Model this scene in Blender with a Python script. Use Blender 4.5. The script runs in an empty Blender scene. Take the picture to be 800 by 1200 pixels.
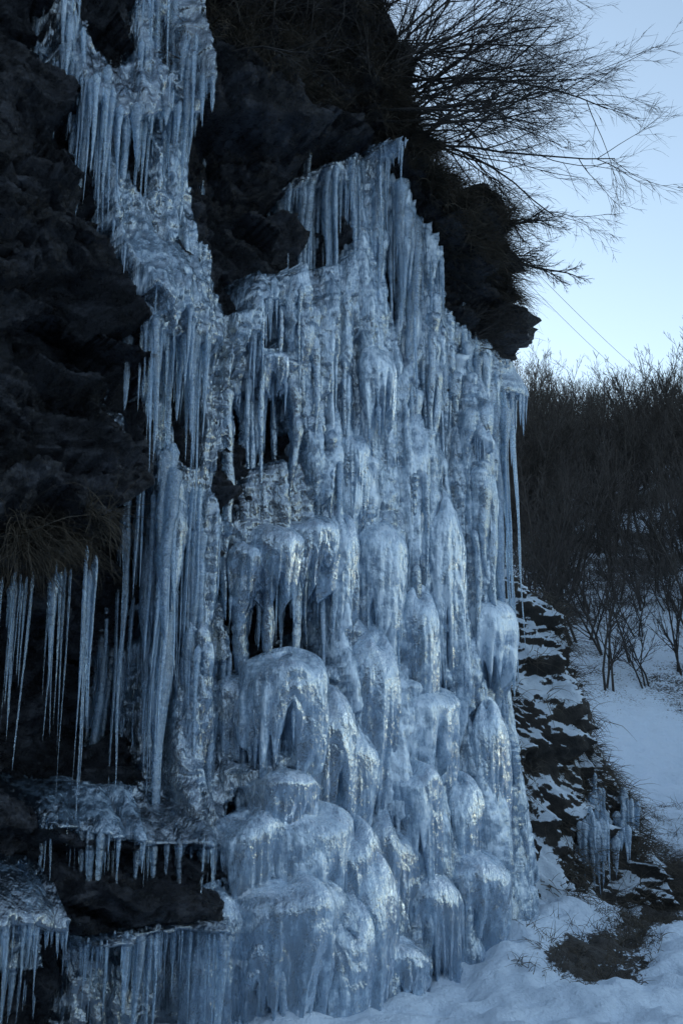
import bpy, math, numpy as np
rng=np.random.default_rng(11)
TT=rng.random((8,256,256))
def vn(x,y,k=0):
    xi=np.floor(x).astype(np.int64); yi=np.floor(y).astype(np.int64)
    fx=x-xi; fy=y-yi
    fx=fx*fx*fx*(fx*(fx*6-15)+10); fy=fy*fy*fy*(fy*(fy*6-15)+10)
    t=TT[k%8]; x0=xi&255; x1=(xi+1)&255; y0=yi&255; y1=(yi+1)&255
    return ((t[x0,y0]*(1-fx)+t[x1,y0]*fx)*(1-fy)+(t[x0,y1]*(1-fx)+t[x1,y1]*fx)*fy)*2-1
def fbm(x,y,o=4,k=0,g=.5):
    r=0;a=1;f=1;t=0
    for i in range(o):
        r=r+a*vn(x*f+13.7*i,y*f+5.1*i,k+i); t+=a; a*=g; f*=2.03
    return r/t
def worley(x,y,k=0):
    xi=np.floor(x).astype(np.int64); yi=np.floor(y).astype(np.int64)
    best=np.full(x.shape,9.0); val=np.zeros(x.shape)
    for dx in(-1,0,1):
        for dy in(-1,0,1):
            cx=xi+dx; cy=yi+dy; a=cx&255; b=cy&255
            px=x-(cx+TT[k%8][a,b]); py=y-(cy+TT[(k+1)%8][a,b]); d=px*px+py*py
            h=TT[(k+2)%8][a,b]*2-1+px*(TT[(k+3)%8][a,b]-.5)*2.2+py*(TT[(k+4)%8][a,b]-.5)*2.2
            m=d<best; best=np.where(m,d,best); val=np.where(m,h,val)
    return np.sqrt(best),val
def sstep(a,b,x):
    t=np.clip((x-a)/(b-a),0,1); return t*t*(3-2*t)

# ---------------- materials
def newmat(name):
    m=bpy.data.materials.new(name); m.use_nodes=True
    nt=m.node_tree; return m,nt,nt.nodes['Principled BSDF'],nt.nodes,nt.links
def coords(nt,scale=(1,1,1)):
    tc=nt.nodes.new('ShaderNodeTexCoord'); mp=nt.nodes.new('ShaderNodeMapping'); mp.inputs['Scale'].default_value=scale
    nt.links.new(tc.outputs['Object'],mp.inputs['Vector']); return mp.outputs[0]
def noise(nt,vec,scale,detail=4,rough=.55):
    n=nt.nodes.new('ShaderNodeTexNoise'); n.inputs['Scale'].default_value=scale; n.inputs['Detail'].default_value=detail; n.inputs['Roughness'].default_value=rough
    nt.links.new(vec,n.inputs['Vector']); return n.outputs['Fac']
def ramp(nt,fac,stops):
    r=nt.nodes.new('ShaderNodeValToRGB'); e=r.color_ramp.elements
    while len(e)<len(stops): e.new(.5)
    for i,(p,c) in enumerate(stops):
        e[i].position=p; e[i].color=(*c,1) if len(c)==3 else c
    nt.links.new(fac,r.inputs[0]); return r.outputs[0]
def maprange(nt,f,a,b,c,d):
    m=nt.nodes.new('ShaderNodeMapRange')
    for i,v in enumerate((a,b,c,d)): m.inputs[i+1].default_value=v
    nt.links.new(f,m.inputs[0]); return m.outputs[0]
def math_(nt,op,a,b):
    m=nt.nodes.new('ShaderNodeMath'); m.operation=op
    for i,v in enumerate((a,b)):
        if isinstance(v,(int,float)): m.inputs[i].default_value=v
        else: nt.links.new(v,m.inputs[i])
    return m.outputs[0]
def bump(nt,h,strength,dist,prev=None):
    b=nt.nodes.new('ShaderNodeBump'); b.inputs['Strength'].default_value=strength; b.inputs['Distance'].default_value=dist
    nt.links.new(h,b.inputs['Height'])
    if prev is not None: nt.links.new(prev,b.inputs['Normal'])
    return b.outputs[0]

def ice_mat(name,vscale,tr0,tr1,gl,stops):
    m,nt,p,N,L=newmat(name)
    at=N.new('ShaderNodeAttribute'); at.attribute_name='frost_and_shade'
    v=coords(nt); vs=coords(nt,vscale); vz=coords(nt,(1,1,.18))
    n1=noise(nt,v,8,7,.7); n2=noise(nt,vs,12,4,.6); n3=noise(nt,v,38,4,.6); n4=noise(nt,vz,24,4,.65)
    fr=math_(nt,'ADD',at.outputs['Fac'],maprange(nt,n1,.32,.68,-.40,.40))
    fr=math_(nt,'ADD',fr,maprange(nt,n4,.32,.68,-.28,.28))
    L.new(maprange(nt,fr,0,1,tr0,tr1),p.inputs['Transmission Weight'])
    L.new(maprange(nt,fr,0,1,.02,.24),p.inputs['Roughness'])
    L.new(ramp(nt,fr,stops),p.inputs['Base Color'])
    p.inputs['IOR'].default_value=1.33
    b=bump(nt,n2,.8,.04); b=bump(nt,n4,.4,.02,b); b=bump(nt,n3,.40,.009,b)
    L.new(b,p.inputs['Normal'])
    g=N.new('ShaderNodeBsdfGlossy'); g.inputs['Color'].default_value=(.84,.93,1,1); L.new(maprange(nt,fr,0,1,.03,.18),g.inputs['Roughness']); L.new(b,g.inputs['Normal'])
    mx=N.new('ShaderNodeMixShader'); L.new(maprange(nt,fr,0,1,gl,gl*.6),mx.inputs[0]); L.new(p.outputs[0],mx.inputs[1]); L.new(g.outputs[0],mx.inputs[2])
    L.new(mx.outputs[0],N['Material Output'].inputs['Surface'])
    return m
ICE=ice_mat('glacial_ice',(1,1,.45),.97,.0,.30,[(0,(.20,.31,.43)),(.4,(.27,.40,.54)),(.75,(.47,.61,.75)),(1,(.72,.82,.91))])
ICICLE=ice_mat('icicle_ice',(1,1,2.2),.97,.2,.20,[(0,(.66,.83,.97)),(.5,(.50,.67,.84)),(1,(.68,.80,.92))])

def rock_mat():
    m,nt,p,N,L=newmat('wet_dark_rock')
    v=coords(nt); vs=coords(nt,(1,1,2.4))
    n=noise(nt,vs,2.2,10,.68); n2=noise(nt,v,14,8,.75)
    f=math_(nt,'ADD',math_(nt,'MULTIPLY',n,.6),math_(nt,'MULTIPLY',n2,.4))
    L.new(ramp(nt,f,[(.38,(.006,.007,.009)),(.48,(.020,.022,.028)),(.56,(.055,.060,.074)),(.66,(.15,.16,.19))]),p.inputs['Base Color'])
    L.new(maprange(nt,n2,.35,.65,.12,.5),p.inputs['Roughness'])
    b=bump(nt,n,1,.18); b=bump(nt,n2,1,.05,b)
    L.new(b,p.inputs['Normal']); return m
ROCK=rock_mat()
def snowrock_mat():
    m,nt,p,N,L=newmat('snowy_rock')
    v=coords(nt); n=noise(nt,v,2.5,8,.65); n2=noise(nt,v,14,6,.7); n3=noise(nt,v,1.1,4,.6)
    geo=N.new('ShaderNodeNewGeometry'); sx=N.new('ShaderNodeSeparateXYZ'); L.new(geo.outputs['Normal'],sx.inputs[0])
    f=math_(nt,'ADD',sx.outputs['Z'],maprange(nt,n2,.3,.7,-.2,.2))
    f=math_(nt,'ADD',f,maprange(nt,n3,.3,.7,-.38,.38))
    mk=maprange(nt,f,.30,.38,0,1)
    mx=N.new('ShaderNodeMix'); mx.data_type='RGBA'; L.new(mk,mx.inputs['Factor'])
    L.new(ramp(nt,n,[(.3,(.014,.013,.012)),(.55,(.038,.033,.028)),(.75,(.08,.07,.056))]),mx.inputs['A']); mx.inputs['B'].default_value=(.72,.81,.9,1)
    L.new(mx.outputs['Result'],p.inputs['Base Color']); p.inputs['Roughness'].default_value=.75
    b=bump(nt,n,.6,.1); b=bump(nt,n2,.7,.05,b); L.new(b,p.inputs['Normal']); return m
SROCK=snowrock_mat()
def ground_mat():
    m,nt,p,N,L=newmat('snow_ground')
    at=N.new('ShaderNodeAttribute'); at.attribute_name='dirt_and_dimming'
    v=coords(nt); n=noise(nt,v,5,6,.6); n2=noise(nt,v,24,6,.7); n3=noise(nt,v,.3,9,.72)
    f=math_(nt,'ADD',at.outputs['Fac'],maprange(nt,n2,.3,.7,-.3,.3))
    f=math_(nt,'ADD',f,maprange(nt,n3,.3,.7,-.42,.42))
    mk=maprange(nt,f,.45,.6,0,1)
    mx=N.new('ShaderNodeMix'); mx.data_type='RGBA'; L.new(mk,mx.inputs['Factor'])
    mx.inputs['A'].default_value=(.70,.80,.91,1)
    L.new(ramp(nt,n2,[(.3,(.014,.012,.010)),(.6,(.045,.037,.030)),(.8,(.09,.073,.057))]),mx.inputs['B'])
    L.new(mx.outputs['Result'],p.inputs['Base Color']); p.inputs['Roughness'].default_value=.7
    b=bump(nt,n,.7,.16); b=bump(nt,n2,.5,.03,b); L.new(b,p.inputs['Normal']); return m
GROUND=ground_mat()
def plain(name,c1,c2,rough=.8,sc=8):
    m,nt,p,N,L=newmat(name); n=noise(nt,coords(nt),sc,4)
    L.new(ramp(nt,n,[(.35,c1),(.65,c2)]),p.inputs['Base Color']); p.inputs['Roughness'].default_value=rough; return m
GRASS=plain('dry_grass_mat',(.022,.020,.015),(.13,.105,.075),sc=5)
BARK=plain('bark_mat',(.018,.016,.015),(.055,.048,.044))
CABLE=plain('cable_mat',(.08,.08,.09),(.12,.12,.13),.5)

# ---------------- mesh builder
def mesh_obj(name,V,F,mat,attrs=None,parent=None,smooth=True):
    me=bpy.data.meshes.new(name); V=np.ascontiguousarray(V,dtype=np.float32); F=np.ascontiguousarray(F,dtype=np.int32)
    me.vertices.add(len(V)); me.vertices.foreach_set('co',V.ravel())
    me.loops.add(F.size); me.loops.foreach_set('vertex_index',F.ravel())
    me.polygons.add(len(F)); me.polygons.foreach_set('loop_start',np.arange(len(F),dtype=np.int32)*4)
    try: me.polygons.foreach_set('loop_total',np.full(len(F),4,dtype=np.int32))
    except Exception: pass
    me.update(calc_edges=True)
    me.polygons.foreach_set('use_smooth',np.full(len(F),smooth))
    for k,a in (attrs or {}).items():
        at=me.attributes.new(k,'FLOAT','POINT'); at.data.foreach_set('value',np.ascontiguousarray(a,dtype=np.float32))
    me.materials.append(mat); me.update()
    o=bpy.data.objects.new(name,me); bpy.context.scene.collection.objects.link(o)
    if parent: o.parent=parent
    return o
def grid_faces(ni,nj):
    i,j=np.meshgrid(np.arange(ni-1),np.arange(nj-1),indexing='ij'); a=(i*nj+j).ravel()
    return np.stack([a,a+nj,a+nj+1,a+1],1)
def tubes(P,R,sides):
    N,k,_=P.shape
    D=np.gradient(P,axis=1); D/=np.linalg.norm(D,axis=2,keepdims=True)+1e-9
    ref=np.where(np.abs(D[...,2:3])>.8,np.array([1.,0,0]),np.array([0,0,1.]))
    X=np.cross(D,ref); X/=np.linalg.norm(X,axis=2,keepdims=True)+1e-9; Y=np.cross(D,X)
    a=np.arange(sides)*2*np.pi/sides
    V=P[:,:,None]+R[:,:,None,None]*(X[:,:,None]*np.cos(a)[None,None,:,None]+Y[:,:,None]*np.sin(a)[None,None,:,None])
    b=np.arange(N)[:,None,None]*k*sides+np.arange(k-1)[None,:,None]*sides
    c=np.arange(sides)[None,None,:]; c2=(c+1)%sides
    F=np.stack([b+c,b+c2,b+sides+c2,b+sides+c],-1).reshape(-1,4)
    return V.reshape(-1,3),F
def join(parts):
    V=[];F=[];o=0
    for v,f in parts: V.append(v);F.append(f+o);o+=len(v)
    return np.concatenate(V),np.concatenate(F)
def grow(S,D,L,R,spec,trop,k=7,wander=.15,tip=.35):
    out=[];S=np.array(S,float);D=np.array(D,float);L=np.array(L,float);R=np.array(R,float);trop=np.array(trop,float)
    D/=np.linalg.norm(D,axis=1,keepdims=True)
    for lev in range(len(spec)+1):
        n=len(S);P=np.zeros((n,k,3));DD=np.zeros((n,k,3));P[:,0]=S;d=D.copy();DD[:,0]=d;p=S.copy()
        for j in range(1,k):
            d=d+wander*rng.normal(size=(n,3))+trop; d/=np.linalg.norm(d,axis=1,keepdims=True)
            p=p+d*(L/(k-1))[:,None];P[:,j]=p;DD[:,j]=d
        out.append((P,R[:,None]*np.linspace(1,tip,k)[None]))
        if lev==len(spec):break
        nc,ang,lr,mn=spec[lev]
        idx=np.repeat(np.arange(n),nc);t=rng.uniform(mn,1,len(idx));f=t*(k-1);j0=np.minimum(f.astype(int),k-2);w=(f-j0)[:,None]
        pos=P[idx,j0]*(1-w)+P[idx,j0+1]*w;dr=DD[idx,j0]
        q=rng.normal(size=(len(idx),3));q-=(q*dr).sum(1,keepdims=True)*dr;q/=np.linalg.norm(q,axis=1,keepdims=True)
        th=(ang*rng.uniform(.5,1.25,len(idx)))[:,None]
        S=pos;D=np.cos(th)*dr+np.sin(th)*q;L=L[idx]*lr*(1.2-t*.6)*rng.uniform(.6,1.25,len(idx));R=np.maximum(R[idx]*(1-.6*t)*.6,.0018)
    return out

# ---------------- cliff frame
PITCH=math.radians(14);CP,SP=math.cos(PITCH),math.sin(PITCH);CZ=1.6
AL=math.radians(38);E=np.array([math.cos(AL),math.sin(AL)]);NN=np.array([math.sin(AL),-math.cos(AL)]);A0=np.array([-2.3,6.8])
def image_to_cliff(u,v,d=.25):      # image pixel coordinates -> position (s,z) on the cliff face
    u=np.asarray(u,float);v=np.asarray(v,float)
    a=(u-400)/1200;b=(600-v)/1200
    rx=a;ry=CP-b*SP;rz=SP+b*CP
    Q=A0+NN*d
    t=(Q[0]*NN[0]+Q[1]*NN[1])/(rx*NN[0]+ry*NN[1])
    x=rx*t;y=ry*t
    return (x-Q[0])*E[0]+(y-Q[1])*E[1],CZ+rz*t
def cliff_to_image(s,z,d=.25):  # position on the flat cliff face -> image pixel coordinates
    x=A0[0]+NN[0]*d+E[0]*s;y=A0[1]+NN[1]*d+E[1]*s
    dep=y*CP+(z-CZ)*SP
    return 400+1200*x/dep,600-1200*(-y*SP+(z-CZ)*CP)/dep
sil=np.array([(620,1230),(606,1080),(600,900),(594,700),(598,540),(592,460),(588,400),(580,340),(566,270),(546,220),(508,130),(478,50),(440,-40),(400,-150)],float)
ss,sz=image_to_cliff(sil[:,0],sil[:,1]);
def s_c(z): return np.interp(z,sz,ss)-.5
RR=.8;TURN=math.radians(72)
def base(s,z):
    sc=s_c(z);t=s-sc;ph=np.clip(t/RR,0,TURN);m=np.minimum(s,sc);ex=np.maximum(t-RR*TURN,0)
    hx,hy=math.cos(AL+TURN),math.sin(AL+TURN)
    X=A0[0]+E[0]*m+RR*(np.sin(ph)*E[0]-(1-np.cos(ph))*NN[0])+ex*hx
    Y=A0[1]+E[1]*m+RR*(np.sin(ph)*E[1]-(1-np.cos(ph))*NN[1])+ex*hy
    return X,Y,np.sin(AL+ph),-np.cos(AL+ph)
LIPU=[200,300,345,440,480,520,560,620,720];LIPV=[100,135,160,160,210,270,330,395,430]
def relief(u,v,s,z):
    wu=u+18*fbm(s*1.7,z*1.7,3,1);wv=v+22*fbm(s*1.7+9,z*1.7,3,3)
    g=lambda a,b,ra,rb,am: am*np.exp(-((wu-a)/ra)**2-((wv-b)/rb)**2)
    def shelf(u0,u1,ve,am,h):
        w=sstep(u0-25,u0+25,wu)*(1-sstep(u1-25,u1+25,wu)); q=ve-wv
        return am*w*np.where(q>0,np.exp(-(np.maximum(q,0)/h)**2),np.exp(-(q/7)**2))
    r=shelf(-400,160,np.interp(wu,[-100,60,175],[670,650,545]),.75,190)
    r=r+g(60,800,140,140,-.6)+g(0,190,110,170,.35)
    r=r+shelf(-100,235,975,.3,60)+shelf(-100,225,1085,.4,70)
    r=r+shelf(-200,110,330,.18,70)+shelf(-200,130,470,.15,60)
    r=r+shelf(112,250,400,.30,110)+shelf(60,235,135,.18,60)
    r=r+g(290,220,45,90,-.25)+g(320,480,40,35,-.2)+g(325,715,60,50,-.36)
    r=r+shelf(215,760,np.interp(wu,LIPU,LIPV),.30,130)+g(375,240,60,60,-.18)
    r=r+shelf(585,800,375,.35,60)+shelf(600,800,448,.45,60)
    r=r+g(330,1080,120,150,.35)+g(350,840,80,80,.18)+g(540,900,120,160,.1)
    r=r+.3*sstep(850,1200,v)
    r=r-.9*np.maximum(z-8.9,0)
    return r
gu,gv=np.meshgrid(np.arange(-300,1100,5.),np.arange(-400,1500,5.),indexing='ij')
def inpoly(poly):
    r=np.zeros(gu.shape,bool);n=len(poly)
    for i in range(n):
        x1,y1=poly[i];x2,y2=poly[(i+1)%n]
        c=((y1>gv)!=(y2>gv));xx=(x2-x1)*(gv-y1)/((y2-y1) if y2!=y1 else 1e-6)+x1
        r^=c&(gu<xx)
    return r
mk=inpoly([(70,-200),(240,-200),(238,120),(228,160),(236,200),(236,290),(122,275),(112,230),(100,130),(74,60)])
mk|=inpoly([(122,250),(228,265),(262,295),(345,315),(356,195),(390,180),(425,170),(445,160),(462,200),(505,262),(530,340),(590,400),(680,470),(760,480),(1050,480),(1050,1400),(205,1400),(225,1050),(290,965),(245,935),(185,930),(180,700),(185,560),(150,420),(128,400)])
mk|=inpoly([(30,925),(110,912),(290,930),(230,1000),(35,968)])
mk|=inpoly([(65,1088),(225,1060),(215,1300),(55,1300)])
mk|=inpoly([(-60,985),(40,1000),(42,1140),(-60,1140)])
for h in ([(285,455),(345,450),(355,525),(300,535)],[(278,680),(382,680),(385,775),(283,780)],[(272,490),(300,540),(275,610),(258,560)],[(262,770),(292,790),(285,900),(262,880)],[(262,288),(300,300),(290,360),(270,350)],[(205,420),(240,430),(235,540),(212,520)],[(262,620),(285,640),(280,690),(262,680)],[(352,210),(430,205),(430,245),(410,300),(352,300)],[(100,-60),(170,-60),(165,-5),(110,0)],[(110,5),(150,0),(160,60),(130,70)],[(190,20),(200,20),(205,80),(190,80)],[(150,160),(175,160),(180,220),(160,230)],[(208,600),(222,600),(225,760),(205,740)],[(310,350),(330,345),(335,400),(315,405)],[(462,300),(480,300),(485,360),(466,360)],[(270,930),(285,940),(262,1030),(240,1040)]): mk&=~inpoly(h)
mk=mk.astype(float)
for _ in range(4):
    mk=(np.roll(mk,1,0)+np.roll(mk,-1,0)+mk*2)/4;mk=(np.roll(mk,1,1)+np.roll(mk,-1,1)+mk*2)/4
def mask(u,v):
    a=np.clip((u+300)/5,0,gu.shape[0]-1).astype(int);b=np.clip((v+400)/5,0,gu.shape[1]-1).astype(int);return mk[a,b]
class Field:
    def __init__(s,s0,s1,z0,z1,h):
        s.S=np.arange(s0,s1,h);s.Z=np.arange(z0,z1,h);s.h=h
        s.s,s.z=np.meshgrid(s.S,s.Z,indexing='ij')
        s.u,s.v=cliff_to_image(s.s,s.z)
    def at(s,a,b):
        i=np.clip(np.round((a-s.S[0])/s.h),0,len(s.S)-1).astype(int);j=np.clip(np.round((b-s.Z[0])/s.h),0,len(s.Z)-1).astype(int);return s.D[i,j]
    def pos(s,a,b,out=0):
        X,Y,nx,ny=base(a,b);D=s.at(a,b)+out;return np.stack([X+nx*D,Y+ny*D,b+0*X],-1)
# bedrock
fr=Field(-4.,9.5,-.6,11.2,.022)
M=mask(fr.u,fr.v)
wx=fr.s+.25*fbm(fr.s*1.5,fr.z*1.5,3,2);wz=fr.z+.25*fbm(fr.s*1.5+7,fr.z*1.5,3,4)+.25*fr.s
c1=worley(wx*.9,wz*1.5,0)[1];c2=worley(wx*2.2+3,wz*4,1)[1];c3=worley(wx*6+3,wz*11,2)[1];c4=worley(wx*17,wz*26,3)[1]
fr.D=relief(fr.u,fr.v,fr.s,fr.z)+(.18*c1+.13*c2+.05*c3+.018*c4)*(1-.3*M)+.05*fbm(fr.s*3,fr.z*3,5,2)-.11*M
X,Y,nx,ny=base(fr.s,fr.z)
V=np.stack([X+nx*fr.D,Y+ny*fr.D,fr.z+.04*c2],-1)
ex=[V]
for q,(bk,up) in enumerate([(.5,.3),(1.5,.7),(4,1.5),(9,2.5),(18,3.)]):
    L=V[:,-1:,:].copy();L[...,0]+=-.75*bk;L[...,1]+=.66*bk;L[...,2]+=up;ex.append(L)
V=np.concatenate(ex,1)
cliff=mesh_obj('rock_cliff',V.reshape(-1,3),grid_faces(*V.shape[:2]),ROCK)
# ice sheet
fi=Field(-3.2,7.2,-.4,9.4,.0135)
s,z,u,v=fi.s,fi.z,fi.u,fi.v
M=mask(u,v)
th=np.clip((M-.5+.40*fbm(s*3,z*2.2,4,5))*2.4,-1,1)
rel=relief(u,v,s,z)
ws=s+.03*fbm(s*3,z*1.2,3,1)
def cols(a,b,k):
    d,h=worley(ws*a,z*b,k);return np.sqrt(np.clip(1-(1.25*d)**2,0,1))*(.7+.3*h)
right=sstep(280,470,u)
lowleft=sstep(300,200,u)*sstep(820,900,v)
C=.18*cols(3.2,.42,0)+.10*cols(8,.85,2)+.035*cols(20,1.8,4)
lob=np.zeros(s.shape);fz=np.zeros(s.shape)
def lobe(s0,zt,w,h,A,fro=.3):
    i0=max(0,int((s0-w*1.1-fi.S[0])/fi.h));i1=min(len(fi.S),int((s0+w*1.1-fi.S[0])/fi.h)+2)
    j0=max(0,int((zt-1.35*h-fi.Z[0])/fi.h));j1=min(len(fi.Z),int((zt-fi.Z[0])/fi.h)+2)
    if i1<=i0 or j1<=j0:return
    a=s[i0:i1,j0:j1];b=z[i0:i1,j0:j1]
    x=(a-s0)/w+.12*fbm(a*5,b*5,2,3);t=(zt-b)/h
    te=1+.22*vn(a*16+s0*7,b*0+zt,5)-.25*x*x
    pr=np.sqrt(np.clip(1-x*x,0,1))*np.sin(np.clip(t*1.35,0,1)*np.pi/2)**.7*(1-.25*np.clip((t-.7)/.3,0,1)**2)
    pr=pr*(t>0)*(1-sstep(te-.05,te+.01,t))
    pr*=A*(1+.13*vn(a*20+s0*3,b*2.0,6)*np.clip(t*1.5,0,1))
    lob[i0:i1,j0:j1]=np.maximum(lob[i0:i1,j0:j1],pr)
    fz[i0:i1,j0:j1]=np.maximum(fz[i0:i1,j0:j1],fro*(pr>.3*A))
s0,z0=image_to_cliff(182,262,.4);_,z1=image_to_cliff(182,400,.4);lobe(s0,z0,.42,z0-z1,.26,0)
for _ in range(420):
    s0=rng.uniform(-1.5,5.6);z0=rng.uniform(.3,7.3);w=rng.uniform(.035,.16)
    lobe(s0,z0,w,w*rng.uniform(3,14),w*rng.uniform(.6,1.3),rng.uniform(0,.45))
cr=np.abs(fbm(s*8,z*6,3,2))
rough=(1-.7*right)*.06*(.3-cr)+.006*fbm(s*30,z*30,2,5)
thick=.04+C*(1-.6*lowleft)+lob+rough+.10*fbm(s*1.2,z*.8,3,6)
fi.D=rel+np.where(th>0,-.06+thick*np.minimum(1,th*1.6),-.06+.25*th)
X,Y,nx,ny=base(s,z)
V=np.stack([X+nx*fi.D,Y+ny*fi.D,z],-1)
frost_and_shade=np.clip(.08+.40*right*sstep(1250,900,v)+.6*fbm(s*1.4,z*.8,4,3)+fz*.3-.2*lowleft+1.9*(thick-.24),-.2,1)  # frost and clarity; thickness term also paints crevices darker as a depth cue
ice_root=bpy.data.objects.new('frozen_waterfall',None);bpy.context.scene.collection.objects.link(ice_root)
mesh_obj('ice_sheet',V.reshape(-1,3),grid_faces(*V.shape[:2]),ICE,{'frost_and_shade':frost_and_shade.ravel()},ice_root)

# ---- bell-shaped ice domes with fluted, ragged skirts
dv=[];dfr=[];droots=[]
nA,nT=120,72
def dome(uu,vt,vb,wpx,fo,asp=.85,out=0.):
    s0,z0=image_to_cliff(uu,vt,.45);_,z1=image_to_cliff(uu,vb,.45);s1,_=image_to_cliff(uu+wpx,(vt+vb)/2,.45)
    w=float(s1-s0)*.80;h=float(z0-z1)
    zc=float(z0)-.35*h
    X,Y,nx,ny=[float(q) for q in base(np.array([s0]),np.array([zc]))]
    D=float(np.median(fi.at(s0+np.linspace(-w*.5,w*.5,9),np.full(9,zc))))-.22*w+out
    cx,cy=X+nx*D,Y+ny*D
    a=np.linspace(0,2*np.pi,nA,endpoint=False)[:,None];t=np.linspace(0,1,nT)[None,:]
    ck=rng.uniform(.25,.45);ch=ck*rng.uniform(.6,.95)
    cap=np.clip(t/ck,0,1)
    r=np.where(t<ck,np.sin(cap*np.pi/2)**rng.uniform(.7,1.0),1-rng.uniform(.15,.45)*((t-ck)/(1-ck))**1.2)
    zz=np.where(t<ck,(1-np.cos(cap*np.pi/2))*ch,ch+(t-ck)/(1-ck)*(1-ch))
    sd=rng.uniform(0,100)
    per=lambda f,g,k:(vn(f*np.cos(a)+sd,f*np.sin(a)+sd*.3+g*t,k))
    gr=np.clip((t-.22)*1.9,0,1)
    ridge=lambda q:(1-2*np.abs(q))
    fl=per(1.5,.8,1)*.20*np.clip(t*2,.15,1)+ridge(per(2.6,.5,4))*.12*gr+ridge(per(5,.7,2))*.11*gr+per(11,1.0,3)*.07*gr
    fold=(.05*np.abs(np.sin(t*h*13+5*per(2,1,4)))-.02)*np.clip(t*3,0,1)*(1-np.clip((t-.6)*2,0,1))
    r=r*(1+fl+fold)
    end=1+.45*per(5.,0,5)+.2*per(11,0,6)
    Z=float(z0)-h*zz*(1+(end-1)*np.clip((t-.3)/.7,0,1))+.10*h*per(1.3,1,7)*(1-t)
    r=r*np.where(t>.9,1-(t-.9)/.1*.5,1)
    lean=rng.normal(0,.15)*w*t
    ex_=np.cos(a)*r*w+lean;ey=np.sin(a)*r*w*asp
    tx,ty=-ny,nx
    Vx=cx+tx*ex_+nx*ey;Vy=cy+ty*ex_+ny*ey
    dv.append(np.stack([Vx,Vy,Z],-1));
    dfr.append(np.clip(fo-.30+.50*(1-t)**1.3+1.6*fl,-.2,1))  # paler toward the crown and on ridges, darker in flute grooves
    m=rng.integers(0,nA,7);keep=(np.sin(a[m,0])>-.1)
    for q in m[keep]: droots.append((Vx[q,-9],Vy[q,-9],Z[q,-9]+.02,w))
for (uu,vt,vb,w,fo) in [(348,765,890,52,.45),(312,790,910,42,.35),(388,805,960,38,.3),(335,905,1000,48,.1),(298,952,1090,54,.4),(358,945,1090,54,.45),(398,965,1120,40,.35),(320,1025,1200,66,.4),(374,1060,1250,46,.35),(256,1040,1235,46,.3),(290,1090,1260,40,.3),(410,1010,1220,38,.3),(442,1098,1190,38,.35),(345,1140,1270,46,.35),
     (472,612,745,32,.65),(540,580,830,34,.8),(487,893,1030,38,.6),(553,908,1070,32,.45),(518,800,920,46,.7),(452,745,930,36,.4),(598,698,790,36,.95),(385,600,675,38,.35),(346,612,690,34,.25),(318,628,690,26,.2),(455,720,820,24,.6),(560,1000,1140,46,.35),(390,700,775,36,.2),(425,850,1010,34,.3),(585,830,1030,30,.4),(462,960,1150,36,.3),(505,690,840,24,.5),(500,1020,1150,36,.3),(425,600,740,20,.45),(350,400,440,26,.2),(440,500,590,22,.6),(240,1120,1250,34,.2),(460,395,480,24,.6)]:
    dome(uu,vt,vb,w,fo)
dv=np.array(dv);n=len(dv);b=np.arange(n)[:,None,None]*nA*nT;ai=np.arange(nA)[None,:,None];tj_=np.arange(nT-1)[None,None,:];a2=(ai+1)%nA
F=np.stack([b+ai*nT+tj_+1,b+a2*nT+tj_+1,b+a2*nT+tj_,b+ai*nT+tj_],-1).reshape(-1,4)
mesh_obj('ice_domes',dv.reshape(-1,3),F,ICE,{'frost_and_shade':np.array([d*np.ones((nA,nT)) for d in dfr]).ravel()},ice_root)

# ---------------- icicles
def icicles(name,roots,lens,rad,fros,parent,sides=8,k=34,mat=None,flare=.5):
    n=len(roots);t=np.linspace(0,1,k)[None,:]
    roots=np.asarray(roots);lens=np.asarray(lens)[:,None];rad=np.asarray(rad)[:,None]
    prof=(1-t)**rng.uniform(.4,1.1,(n,1))*(1+.08*np.sin(t*lens*rng.uniform(60,110,(n,1))+rng.uniform(0,6,(n,1)))+.13*np.sin(t*lens*rng.uniform(8,20,(n,1))+rng.uniform(0,6,(n,1))))
    prof*=1+flare*np.exp(-t*lens*12)
    prof*=np.minimum(1,.25+t*lens*16)      # rounded, closed crown
    R=rad*np.maximum(prof,.02)
    ph=rng.uniform(0,6,(n,1));am=rad*.25
    Px=roots[:,0:1]+am*np.sin(t*lens*5+ph)-am*np.sin(ph)+rng.normal(0,.014,(n,1))*t*lens
    Py=roots[:,1:2]+am*np.cos(t*lens*4+ph)-am*np.cos(ph)
    Pz=roots[:,2:3]-t*lens
    a=np.arange(sides)*2*np.pi/sides
    lump=1+.25*np.sin(a[None,:]*2+rng.uniform(0,6,(n,1)))+.15*np.sin(a[None,:]*3+rng.uniform(0,6,(n,1)))
    V=np.stack([Px[:,:,None]+R[:,:,None]*lump[:,None,:]*np.cos(a),Py[:,:,None]+R[:,:,None]*lump[:,None,:]*np.sin(a),Pz[:,:,None]+0*a],-1)
    b=np.arange(n)[:,None,None]*k*sides+np.arange(k-1)[None,:,None]*sides;c=np.arange(sides)[None,None,:];c2=(c+1)%sides
    F=np.stack([b+sides+c,b+sides+c2,b+c2,b+c],-1).reshape(-1,4)
    fa=np.repeat(np.asarray(fros),k*sides)
    return mesh_obj(name,V.reshape(-1,3),F,mat or ICICLE,{'frost_and_shade':fa},parent)
ic=bpy.data.objects.new('icicle_curtain',None);bpy.context.scene.collection.objects.link(ic)
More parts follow.
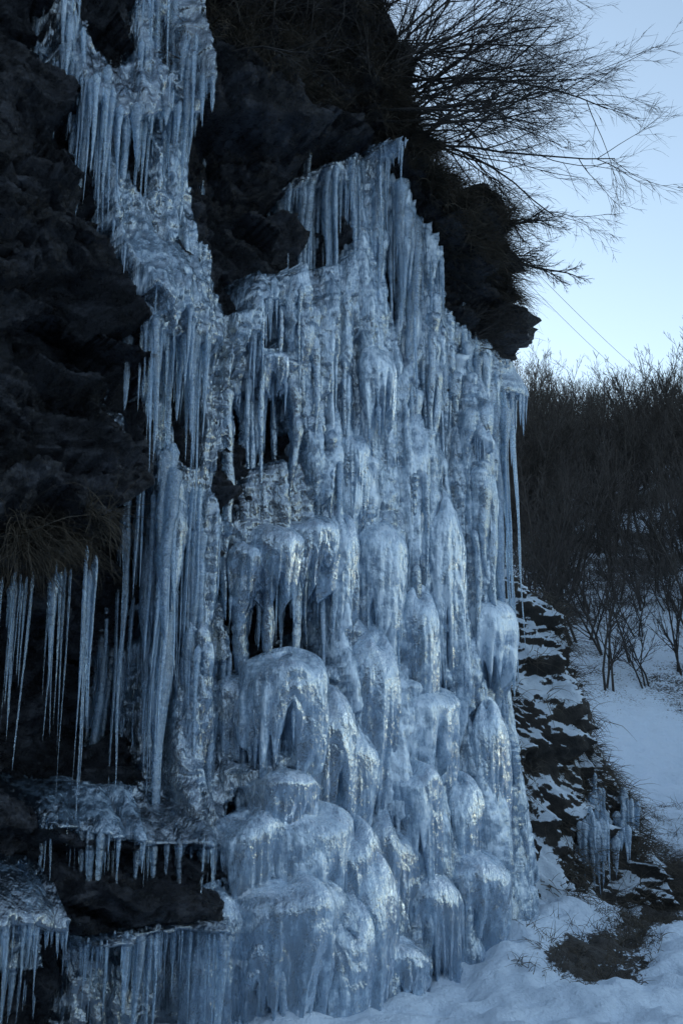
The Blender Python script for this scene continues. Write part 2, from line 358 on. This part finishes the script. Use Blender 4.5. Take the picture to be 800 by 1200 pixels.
def curtain(name,line,count,l0,l1,r0,r1,out=.02,fro=.35,surf=fi,jit=8,pw=1.5,mat=None,off=.10,dabs=None,flare=.5):
    line=np.array(line,float);t=rng.uniform(0,1,count)
    nc=max(3,count//6);cc=rng.uniform(0,1,nc);near=cc[rng.integers(0,nc,count)]
    t=np.where(rng.random(count)<.6,np.clip(near+rng.normal(0,.018,count),0,1),t)
    f=t*(len(line)-1);i=np.minimum(f.astype(int),len(line)-2);w=f-i
    uu=line[i,0]*(1-w)+line[i+1,0]*w+rng.normal(0,2,count);vv=line[i,1]*(1-w)+line[i+1,1]*w+rng.normal(0,jit,count)
    a,b=image_to_cliff(uu,vv,.35)
    if dabs is None: P=surf.pos(a,b,rng.uniform(-off,out,count))
    else:
        X,Y,nx,ny=base(a,b);D=dabs+rng.normal(0,.08,count);P=np.stack([X+nx*D,Y+ny*D,b],-1)
    grp=.65+.7*vn(t*9+l1,t*0+3.3,2)*.6+.4*rng.random(count)**2
    L=(l0+(l1-l0)*rng.uniform(0,1,count)**pw)/1200*P[:,1]*1.12*np.clip(grp,.25,1.2)
    R=(r0+(r1-r0)*rng.uniform(0,1,count)**2.6)*(.5+.5*np.minimum(L/.8,1.4))
    icicles(name,P,L,R,np.clip(fro+rng.normal(0,.22,count),-.1,1),ic,mat=mat,flare=flare)
curtain('upper_strip',[(75,-40),(150,-30),(236,-20)],66,80,240,.012,.065,.10,.15,fi)
curtain('upper_strip_mid',[(78,20),(110,35),(165,60),(232,60)],66,70,210,.011,.055,.10,.2,fi,jit=25)
curtain('upper_strip_low',[(100,95),(130,120),(180,130),(232,110)],56,60,180,.011,.055,.08,.2,fi,jit=20)
curtain('thin_group',[(284,140),(298,160)],6,70,120,.010,.03,.03,.2,fr)
curtain('spear_group',[(253,240),(280,232)],14,100,230,.012,.06,.12,.2,fi)
curtain('main_upper',[(346,192),(400,180),(448,172)],80,70,220,.011,.05,.0,.2,fi,pw=1.2,jit=16)
curtain('main_upper_long',[(370,185),(450,185)],22,180,340,.016,.06,.05,.3,fi,pw=1)
curtain('right_upper',[(450,195),(480,235),(515,280)],60,80,270,.014,.06,.04,.4,fi,jit=16)
curtain('right_mid',[(515,295),(550,345),(590,395)],60,80,290,.014,.055,.06,.4,fi,jit=22)
curtain('right_edge',[(565,410),(590,440),(605,470)],44,150,330,.016,.05,.08,.2,fi,jit=25,pw=1)
curtain('dome_fringe',[(135,398),(190,405),(250,400)],60,50,200,.010,.045,.03,.15,fi)
curtain('left_curtain',[(168,560),(205,570),(250,600)],56,150,440,.014,.06,.10,.15,fi,jit=30,pw=1)
curtain('left_curtain_low',[(168,680),(205,720),(250,760)],46,100,280,.012,.05,.1,.15,fi,jit=45,pw=1)
curtain('cave_icicles',[(-10,678),(60,672),(118,655)],34,60,330,.007,.026,.08,-.05,fr,pw=1,dabs=.3)
curtain('centre_hole',[(285,672),(372,682)],30,40,120,.010,.04,.05,.2,fi)
curtain('ledge_fringe',[(20,955),(120,968),(240,970)],50,20,120,.006,.026,.03,.0,fi)
curtain('low_ledge_fringe',[(60,1085),(220,1080)],55,30,130,.006,.03,.04,.05,fi)
curtain('small_corner',[(5,1010),(38,1015)],12,40,110,.010,.03,.03,.0,fi)
curtain('foot_edge',[(590,770),(602,800),(608,840)],18,80,190,.015,.045,.06,.3,fi,jit=15)
for (line,c,l1,fo,jt) in [([(450,270),(600,450)],40,380,.6,45),([(390,380),(600,490)],36,340,.55,75),([(420,500),(600,560)],38,320,.6,80),([(420,680),(600,700)],30,280,.5,80),([(270,420),(420,420)],22,260,.25,75),([(430,850),(610,850)],24,250,.45,70),([(190,560),(260,700)],14,260,.2,70),([(280,560),(420,560)],20,220,.2,70),([(480,1000),(612,960)],16,170,.4,50)]:
    curtain('frozen_columns',line,c,90,l1,.022,.11,-.005,fo,fi,jit=jt,pw=1,mat=ICE,off=.05,flare=0)
dr=np.array(droots);sel=rng.random(len(dr))<.8;dr=dr[sel]
L=dr[:,3]*rng.uniform(.3,1.8,len(dr));icicles('dome_drips',dr[:,:3],L,.010+.045*L*rng.uniform(.4,1.2,len(dr)),rng.uniform(.1,.6,len(dr)),ic,8,20)
dj=5
drop=fi.D[:,dj:]-fi.D[:,:-dj]
ok=(drop>.07)&(th[:,dj:]>.2)&(v[:,dj:]>-60)&(s[:,dj:]<5.9)
I,J=np.nonzero(ok);sel=rng.choice(len(I),min(850,len(I)),replace=False);I=I[sel];J=J[sel]+dj
X,Y,nx,ny=base(s[I,J],z[I,J]);D=fi.D[I,J]-.03
P=np.stack([X+nx*D,Y+ny*D,z[I,J]+.03],-1)
L=np.clip(rng.exponential(.18,len(I))+.05,0,1.);R=rng.uniform(.006,.022,len(I))*(.6+L*1.4)
icicles('lip_fringe',P,L,R,np.clip(frost_and_shade[I,J]+rng.normal(0,.15,len(I)),0,1),ic,7,18)

# ---------------- ground
def g_h(x,y):
    rv=y
    h=np.where(rv>15,24.5*(np.maximum(rv-15,0)/51)**1.0,0)
    h=np.where(rv>66,24.5+(rv-66)*.03,h)
    h=h*(1.12-.011*np.clip(x,-10,45))
    h=h+(1.1*fbm(x*.12,y*.12,4,1)*sstep(17,30,y))
    h=h+.05*fbm(x*.9,y*.9,3,2)+.035*fbm(x*3.5,y*3.5,3,3)*sstep(30,15,y)
    dpl=(x-A0[0])*NN[0]+(y-A0[1])*NN[1];al=(x-A0[0])*E[0]+(y-A0[1])*E[1]
    h=h+.28*np.exp(-np.maximum(dpl-.6,0)**2/.8)*sstep(3,4.4,al)*sstep(8,6,al)
    h=h+1.5*sstep(4.6,9,x-.22*(y-10))*sstep(6,10,y)
    h=h+40*sstep(-12,-110,y)          # unseen slope behind the camera, added to darken reflections in the ice
    return h
PATH=np.array([(1.95,8.5),(2.3,9.2),(2.95,10.6),(3.75,12.8),(4.95,16)])
def pathd(x,y):
    best=np.full(x.shape,1e9)
    for a,b in zip(PATH[:-1],PATH[1:]):
        ab=b-a;t=np.clip(((x-a[0])*ab[0]+(y-a[1])*ab[1])/(ab@ab),0,1)
        best=np.minimum(best,np.hypot(x-a[0]-t*ab[0],y-a[1]-t*ab[1]))
    return best
def gz(x,y):
    d=pathd(x,y)
    return g_h(x,y)-.12*np.exp(-(d/.4)**2)+.07*np.exp(-((d-.65)/.25)**2)
def axis(c0,c1,h,lo,hi):
    m=np.arange(c0,c1,h);a=[];st=h;p=m[-1]
    while p<hi: st*=1.07;p+=st;a.append(p)
    b=[];st=h;p=m[0]
    while p>lo: st*=1.07;p-=st;b.append(p)
    return np.concatenate([b[::-1],m,a])
gx,gy=np.meshgrid(axis(-2,8,.035,-500,500),axis(4,20,.045,-500,500),indexing='ij')
dm=pathd(gx+.25*fbm(gx*1.6,gy*1.6,3,2),gy+.2*fbm(gx*1.6+5,gy*1.6,3,4))
dirt_and_dimming=1.0*np.exp(-(dm/.30)**4)*sstep(17.5,15,gy)
hillf=sstep(17,22,gy)*(.46+.26*sstep(22,40,gy))
dirt_and_dimming=np.maximum(dirt_and_dimming-.10,hillf);dirt_and_dimming=np.maximum(dirt_and_dimming,.75*sstep(2,-6,gy))  # last term: dark ground behind the camera, added to cut warm reflections
GZ=gz(gx,gy)+.05*fbm(gx*9,gy*9,3,4)*np.clip(dirt_and_dimming,0,1)*sstep(30,18,gy)
fd,_=worley(gx*2.6,gy*2.6,3);GZ=GZ-.08*np.exp(-(fd/.28)**2)*sstep(25,16,gy)+.06*fbm(gx*4.5,gy*4.5,3,6)*sstep(25,16,gy)
mesh_obj('snow_ground',np.stack([gx,gy,GZ],-1).reshape(-1,3),grid_faces(*gx.shape),GROUND,{'dirt_and_dimming':dirt_and_dimming.ravel()})

# ---------------- snowy outcrop behind the fall
pp=np.array([(.6,10.9),(1.7,11.2),(2.6,12.0),(3.5,13.5),(4.3,15.5),(5.0,18.5)]);hh=[6.4,6.4,5.9,4.3,2.3,.2]
ni,nj=460,380
ti=np.linspace(0,5,ni);tj=np.linspace(0,1.5,nj)
px=np.interp(ti,range(6),pp[:,0]);py=np.interp(ti,range(6),pp[:,1]);ht=np.interp(ti,range(6),hh)
TI,TJ=np.meshgrid(ti,tj,indexing='ij')
PX=px[:,None]+0*TJ;PY=py[:,None]+0*TJ;HT=ht[:,None]*(1+.12*fbm(TI*2.5,TI*0,3,1))
zz=HT*np.minimum(TJ,1)-.2;back=.15*zz+2.4*np.maximum(TJ-1,0)*2+.34*HT*np.maximum(TJ-.4,0)
zz=zz-.5*np.maximum(TJ-1,0)
wxx=TI+.4*fbm(TI*2,zz,3,2);wzz=zz+.6*fbm(TI*2+5,zz*1.1,3,4)
dd=.75*fbm(TI*1.8,zz*.9,6,3,.55)+.26*worley(wxx*1.4,wzz*.7+wxx*1.1,1)[1]+.08*worley(wxx*4,wzz*1.8+wxx*2,2)[1]+.035*worley(wxx*11,wzz*5,3)[1]+.2*sstep(1.6,.1,zz)
PXo=PX-.75*back+.7*dd;PYo=PY+.66*back-.55*dd
mesh_obj('snowy_outcrop',np.stack([PXo,PYo,zz],-1).reshape(-1,3),grid_faces(ni,nj),SROCK)
OV=np.stack([PXo,PYo,zz],-1)
cl=rng.uniform(.40,.68,10)[rng.integers(0,10,110)]+rng.normal(0,.008,110)
ii=(ni*cl).astype(int);jj=np.abs(zz[ii]-(1.15+.35*vn(cl*40,cl*0,1)+rng.normal(0,.08,110))[:,None]).argmin(1)
P=OV[ii,jj]+np.array([.07,-.07,.05])
icicles('outcrop_icicles',P,rng.uniform(.2,.75,110),rng.uniform(.02,.055,110),rng.uniform(.3,.8,110),ic,7,16)

# ---------------- dry grass
def grass(name,P,D,L,r,parent=None,trop=(0,0,-.22)):
    pts=grow(P,D,L,np.full(len(P),r),[],trop,k=6,wander=.16,tip=.15)
    return mesh_obj(name,*tubes(*pts[0],3),GRASS,parent=parent)
def scatter_uv(poly,n):
    poly=np.array(poly,float);res=[]
    lo=poly.min(0);hi=poly.max(0);m=inpoly([tuple(p) for p in poly])
    while len(res)<n:
        q=rng.uniform(lo,hi,(n*2,2));k=m[np.clip((q[:,0]+300)/5,0,279).astype(int),np.clip((q[:,1]+400)/5,0,379).astype(int)]
        res.extend(q[k].tolist())
    return np.array(res[:n])
def tuft(poly,nt,per,lmin,lmax,spread=.05):
    q=scatter_uv(poly,nt);a,b=image_to_cliff(q[:,0],q[:,1],.45)
    a=np.repeat(a,per)+rng.normal(0,spread,nt*per);b=np.repeat(b,per)+rng.normal(0,spread*.6,nt*per)
    P=fr.pos(a,b,-.01);X,Y,nx,ny=base(a,b)
    bias=np.repeat(rng.normal(0,.4,(nt,3)),per,0)
    D=np.stack([nx,ny,0*nx],-1)+bias+rng.normal(0,.35,P.shape)+np.array([0,0,.35])
    return P,D,rng.uniform(lmin,lmax,len(P))*np.repeat(rng.uniform(.5,1.2,nt),per)
sets=[tuft([(235,-60),(460,-60),(500,90),(560,190),(600,300),(560,320),(500,215),(450,130),(330,90),(250,20)],420,20,.12,.5,.05),
      tuft([(440,100),(520,120),(600,270),(620,380),(580,330),(520,240)],200,24,.12,.5,.05),
      tuft([(-10,620),(120,612),(150,610),(130,640),(-10,668)],70,26,.15,.5,.05),
      tuft([(570,400),(640,420),(630,450),(575,450)],20,20,.08,.25)]
P=np.concatenate([x[0] for x in sets]);D=np.concatenate([x[1] for x in sets]);L=np.concatenate([x[2] for x in sets])
grass('dry_grass',P,D,L,.0036)
n=420;ii=rng.integers(int(ni*.2),ni,n);jj=rng.integers(0,int(nj*.66),n)
P=np.repeat(OV[ii,jj],22,0)+rng.normal(0,.06,(n*22,3));D=rng.normal(0,.5,P.shape)+np.array([.5,-.5,.4])
grass('outcrop_grass',P,D,rng.uniform(.1,.45,len(P)),.005)
t=rng.uniform(0,1,300);y=8.2+t*9;x=np.interp(y,PATH[:,1],PATH[:,0])+rng.normal(0,.34,300)
x=np.repeat(x,16)+rng.normal(0,.05,300*16);y=np.repeat(y,16)+rng.normal(0,.05,300*16)
grass('path_grass',np.stack([x,y,gz(x,y)-.01],-1),rng.normal(0,.6,(len(x),3))+np.array([0,0,.7]),rng.uniform(.05,.24,len(x)),.003)

# ---------------- bare shrub overhanging the brow
def from_uv(u,v,dep):
    a=(u-400)/1200;b=(600-v)/1200
    return np.array([a*dep,(CP-b*SP)*dep,CZ+(SP+b*CP)*dep])
S=[];Dv=[];Ls=[]
for i in range(28):
    u0=rng.uniform(430,520);v0=rng.uniform(30,150)+ (u0-430)*.4
    a,b=image_to_cliff(u0,v0,.3);p=fr.pos(np.array([a]),np.array([b]),-.1)[0];S.append(p)
    an=rng.uniform(-.3,.95);Dv.append([math.cos(an),rng.uniform(-.35,.35),math.sin(an)*.9+.05]);Ls.append(rng.uniform(1.2,2.2))
for i in range(12):
    a,b=image_to_cliff(rng.uniform(560,590),rng.uniform(230,400),.4);S.append(fr.pos(np.array([a]),np.array([b]),-.05)[0]);Dv.append([.8,rng.uniform(-.3,.3),rng.uniform(-.1,.6)]);Ls.append(rng.uniform(.4,.8))
pts=grow(S,Dv,Ls,[.018]*len(S),[(8,.65,.6,.15),(7,.65,.5,.15),(5,.6,.5,.2)],(.03,0,-.005),k=8,wander=.10)
mesh_obj('bare_shrub',*join([tubes(p,r,4) for p,r in pts]),BARK)
S=[];Dv=[];Ls=[]
for i in range(60):
    u0=rng.uniform(250,520);v0=rng.uniform(-40,90)+max(0,(u0-430))*.8
    a,b=image_to_cliff(u0,v0,.4);S.append(fr.pos(np.array([a]),np.array([b]),-.05)[0]);Dv.append([NN[0]*.5+rng.normal(0,.5),NN[1]*.5,rng.uniform(-.2,.8)]);Ls.append(rng.uniform(.4,1.0))
pts=grow(S,Dv,Ls,[.010]*len(S),[(6,.7,.6,.1),(5,.7,.5,.2)],(0,0,-.02),k=7,wander=.14)
mesh_obj('bramble_tangle',*join([tubes(p,r,4) for p,r in pts]),BARK)

# ---------------- distant trees
forest=bpy.data.objects.new('bare_tree_forest',None);bpy.context.scene.collection.objects.link(forest)
vars_=[]
for kx in range(6):
    ns=rng.integers(1,4);S=np.zeros((ns,3));S[:,:2]=rng.normal(0,.1,(ns,2))
    Dv=rng.normal(0,.2,(ns,3))+np.array([0,0,1]);Ls=rng.uniform(3.2,4.8,ns)
    pts=grow(S,Dv,Ls,[.055]*ns,[(9,.75,.5,.2),(5,.65,.5,.2),(3,.6,.5,.2)],(0,0,.05),k=6,wander=.11)
    pts=[(p,np.maximum(r,.007)) for p,r in pts]
    o=mesh_obj('tree_form_%d'%kx,*join([tubes(p,r,3) for p,r in pts]),BARK,parent=forest);vars_.append(o)
cnt=0;used=set()
while cnt<620:
    y=18+62*rng.random()**.85;x=y*rng.uniform(.12,.44)
    if y<30 and pathd(np.array([x]),np.array([y]))[0]<1.6:continue
    if x<6 and y<21:continue
    k=rng.integers(0,6)
    if k not in used: o=vars_[k];used.add(k)
    else:
        o=bpy.data.objects.new('tree',vars_[k].data);bpy.context.scene.collection.objects.link(o);o.parent=forest
    o.location=(x,y,float(gz(np.array([x]),np.array([y]))[0])-.1);sc=rng.uniform(.4,1.05)*(.75 if y<30 else 1)
    o.scale=(sc,sc,sc*rng.uniform(.85,1.2));o.rotation_euler=(rng.normal(0,.12),rng.normal(0,.12),rng.uniform(0,6.28));cnt+=1
n=34;x=rng.uniform(4.1,9,n);y=rng.uniform(10.5,18,n);x=x+(y-10)*.3
S=np.stack([x,y,gz(x,y)-.03],-1);S=np.repeat(S,4,0);Dv=rng.normal(0,.4,S.shape)+np.array([0,0,1]);Ls=rng.uniform(.5,1.8,len(S))
pts=grow(S,Dv,Ls,[.010]*len(S),[(6,.6,.5,.2),(4,.6,.5,.2)],(0,0,.0),k=7,wander=.10)
mesh_obj('bank_brushwood',*join([tubes(p,r,4) for p,r in pts]),BARK)

# ---------------- power line
pl=[]
for (u0,v0,u1,v1) in [(560,270,840,520),(600,290,880,530)]:
    a=from_uv(u0,v0,34);b=from_uv(u1,v1,62);t=np.linspace(0,1,24)[:,None];q=a*(1-t)+b*t;q[:,2]-=(4*t*(1-t))[:,0]*.8;pl.append(q)
pl=np.array(pl);mesh_obj('power_line',*tubes(pl,np.full(pl.shape[:2],.008),5),CABLE)

# ---------------- light
sc=bpy.context.scene
w=bpy.data.worlds.new('World');sc.world=w;w.use_nodes=True;nt=w.node_tree
sky=nt.nodes.new('ShaderNodeTexSky');sky.sky_type='NISHITA';sky.sun_disc=False
az=math.atan2(-.62,.78);el=math.radians(11)
sky.sun_elevation=el;sky.sun_rotation=az;sky.dust_density=.3;sky.ozone_density=1.6;sky.altitude=600
mx=nt.nodes.new('ShaderNodeMix');mx.data_type='RGBA';mx.blend_type='MULTIPLY';mx.inputs['Factor'].default_value=1;mx.inputs['B'].default_value=(1.75,1.42,1.17,1)
nt.links.new(sky.outputs[0],mx.inputs['A']);bg=nt.nodes['Background'];nt.links.new(mx.outputs['Result'],bg.inputs[0]);bg.inputs[1].default_value=.33
from mathutils import Vector
sun=bpy.data.lights.new('sun','SUN');sun.energy=.5;sun.angle=math.radians(2);sun.color=(1,.95,.88)
so=bpy.data.objects.new('sun',sun);sc.collection.objects.link(so)
dv=Vector((math.sin(az)*math.cos(el),math.cos(az)*math.cos(el),math.sin(el)));so.rotation_euler=dv.to_track_quat('Z','Y').to_euler()
sc.view_settings.view_transform='Standard';sc.view_settings.look='None';sc.view_settings.exposure=0
cam=bpy.data.cameras.new('camera');co=bpy.data.objects.new('camera',cam);sc.collection.objects.link(co)
cam.sensor_fit='VERTICAL';cam.sensor_height=36;cam.lens=36;cam.clip_end=2000
co.location=(0,0,CZ);co.rotation_euler=(math.radians(90)+PITCH,0,0);sc.camera=co
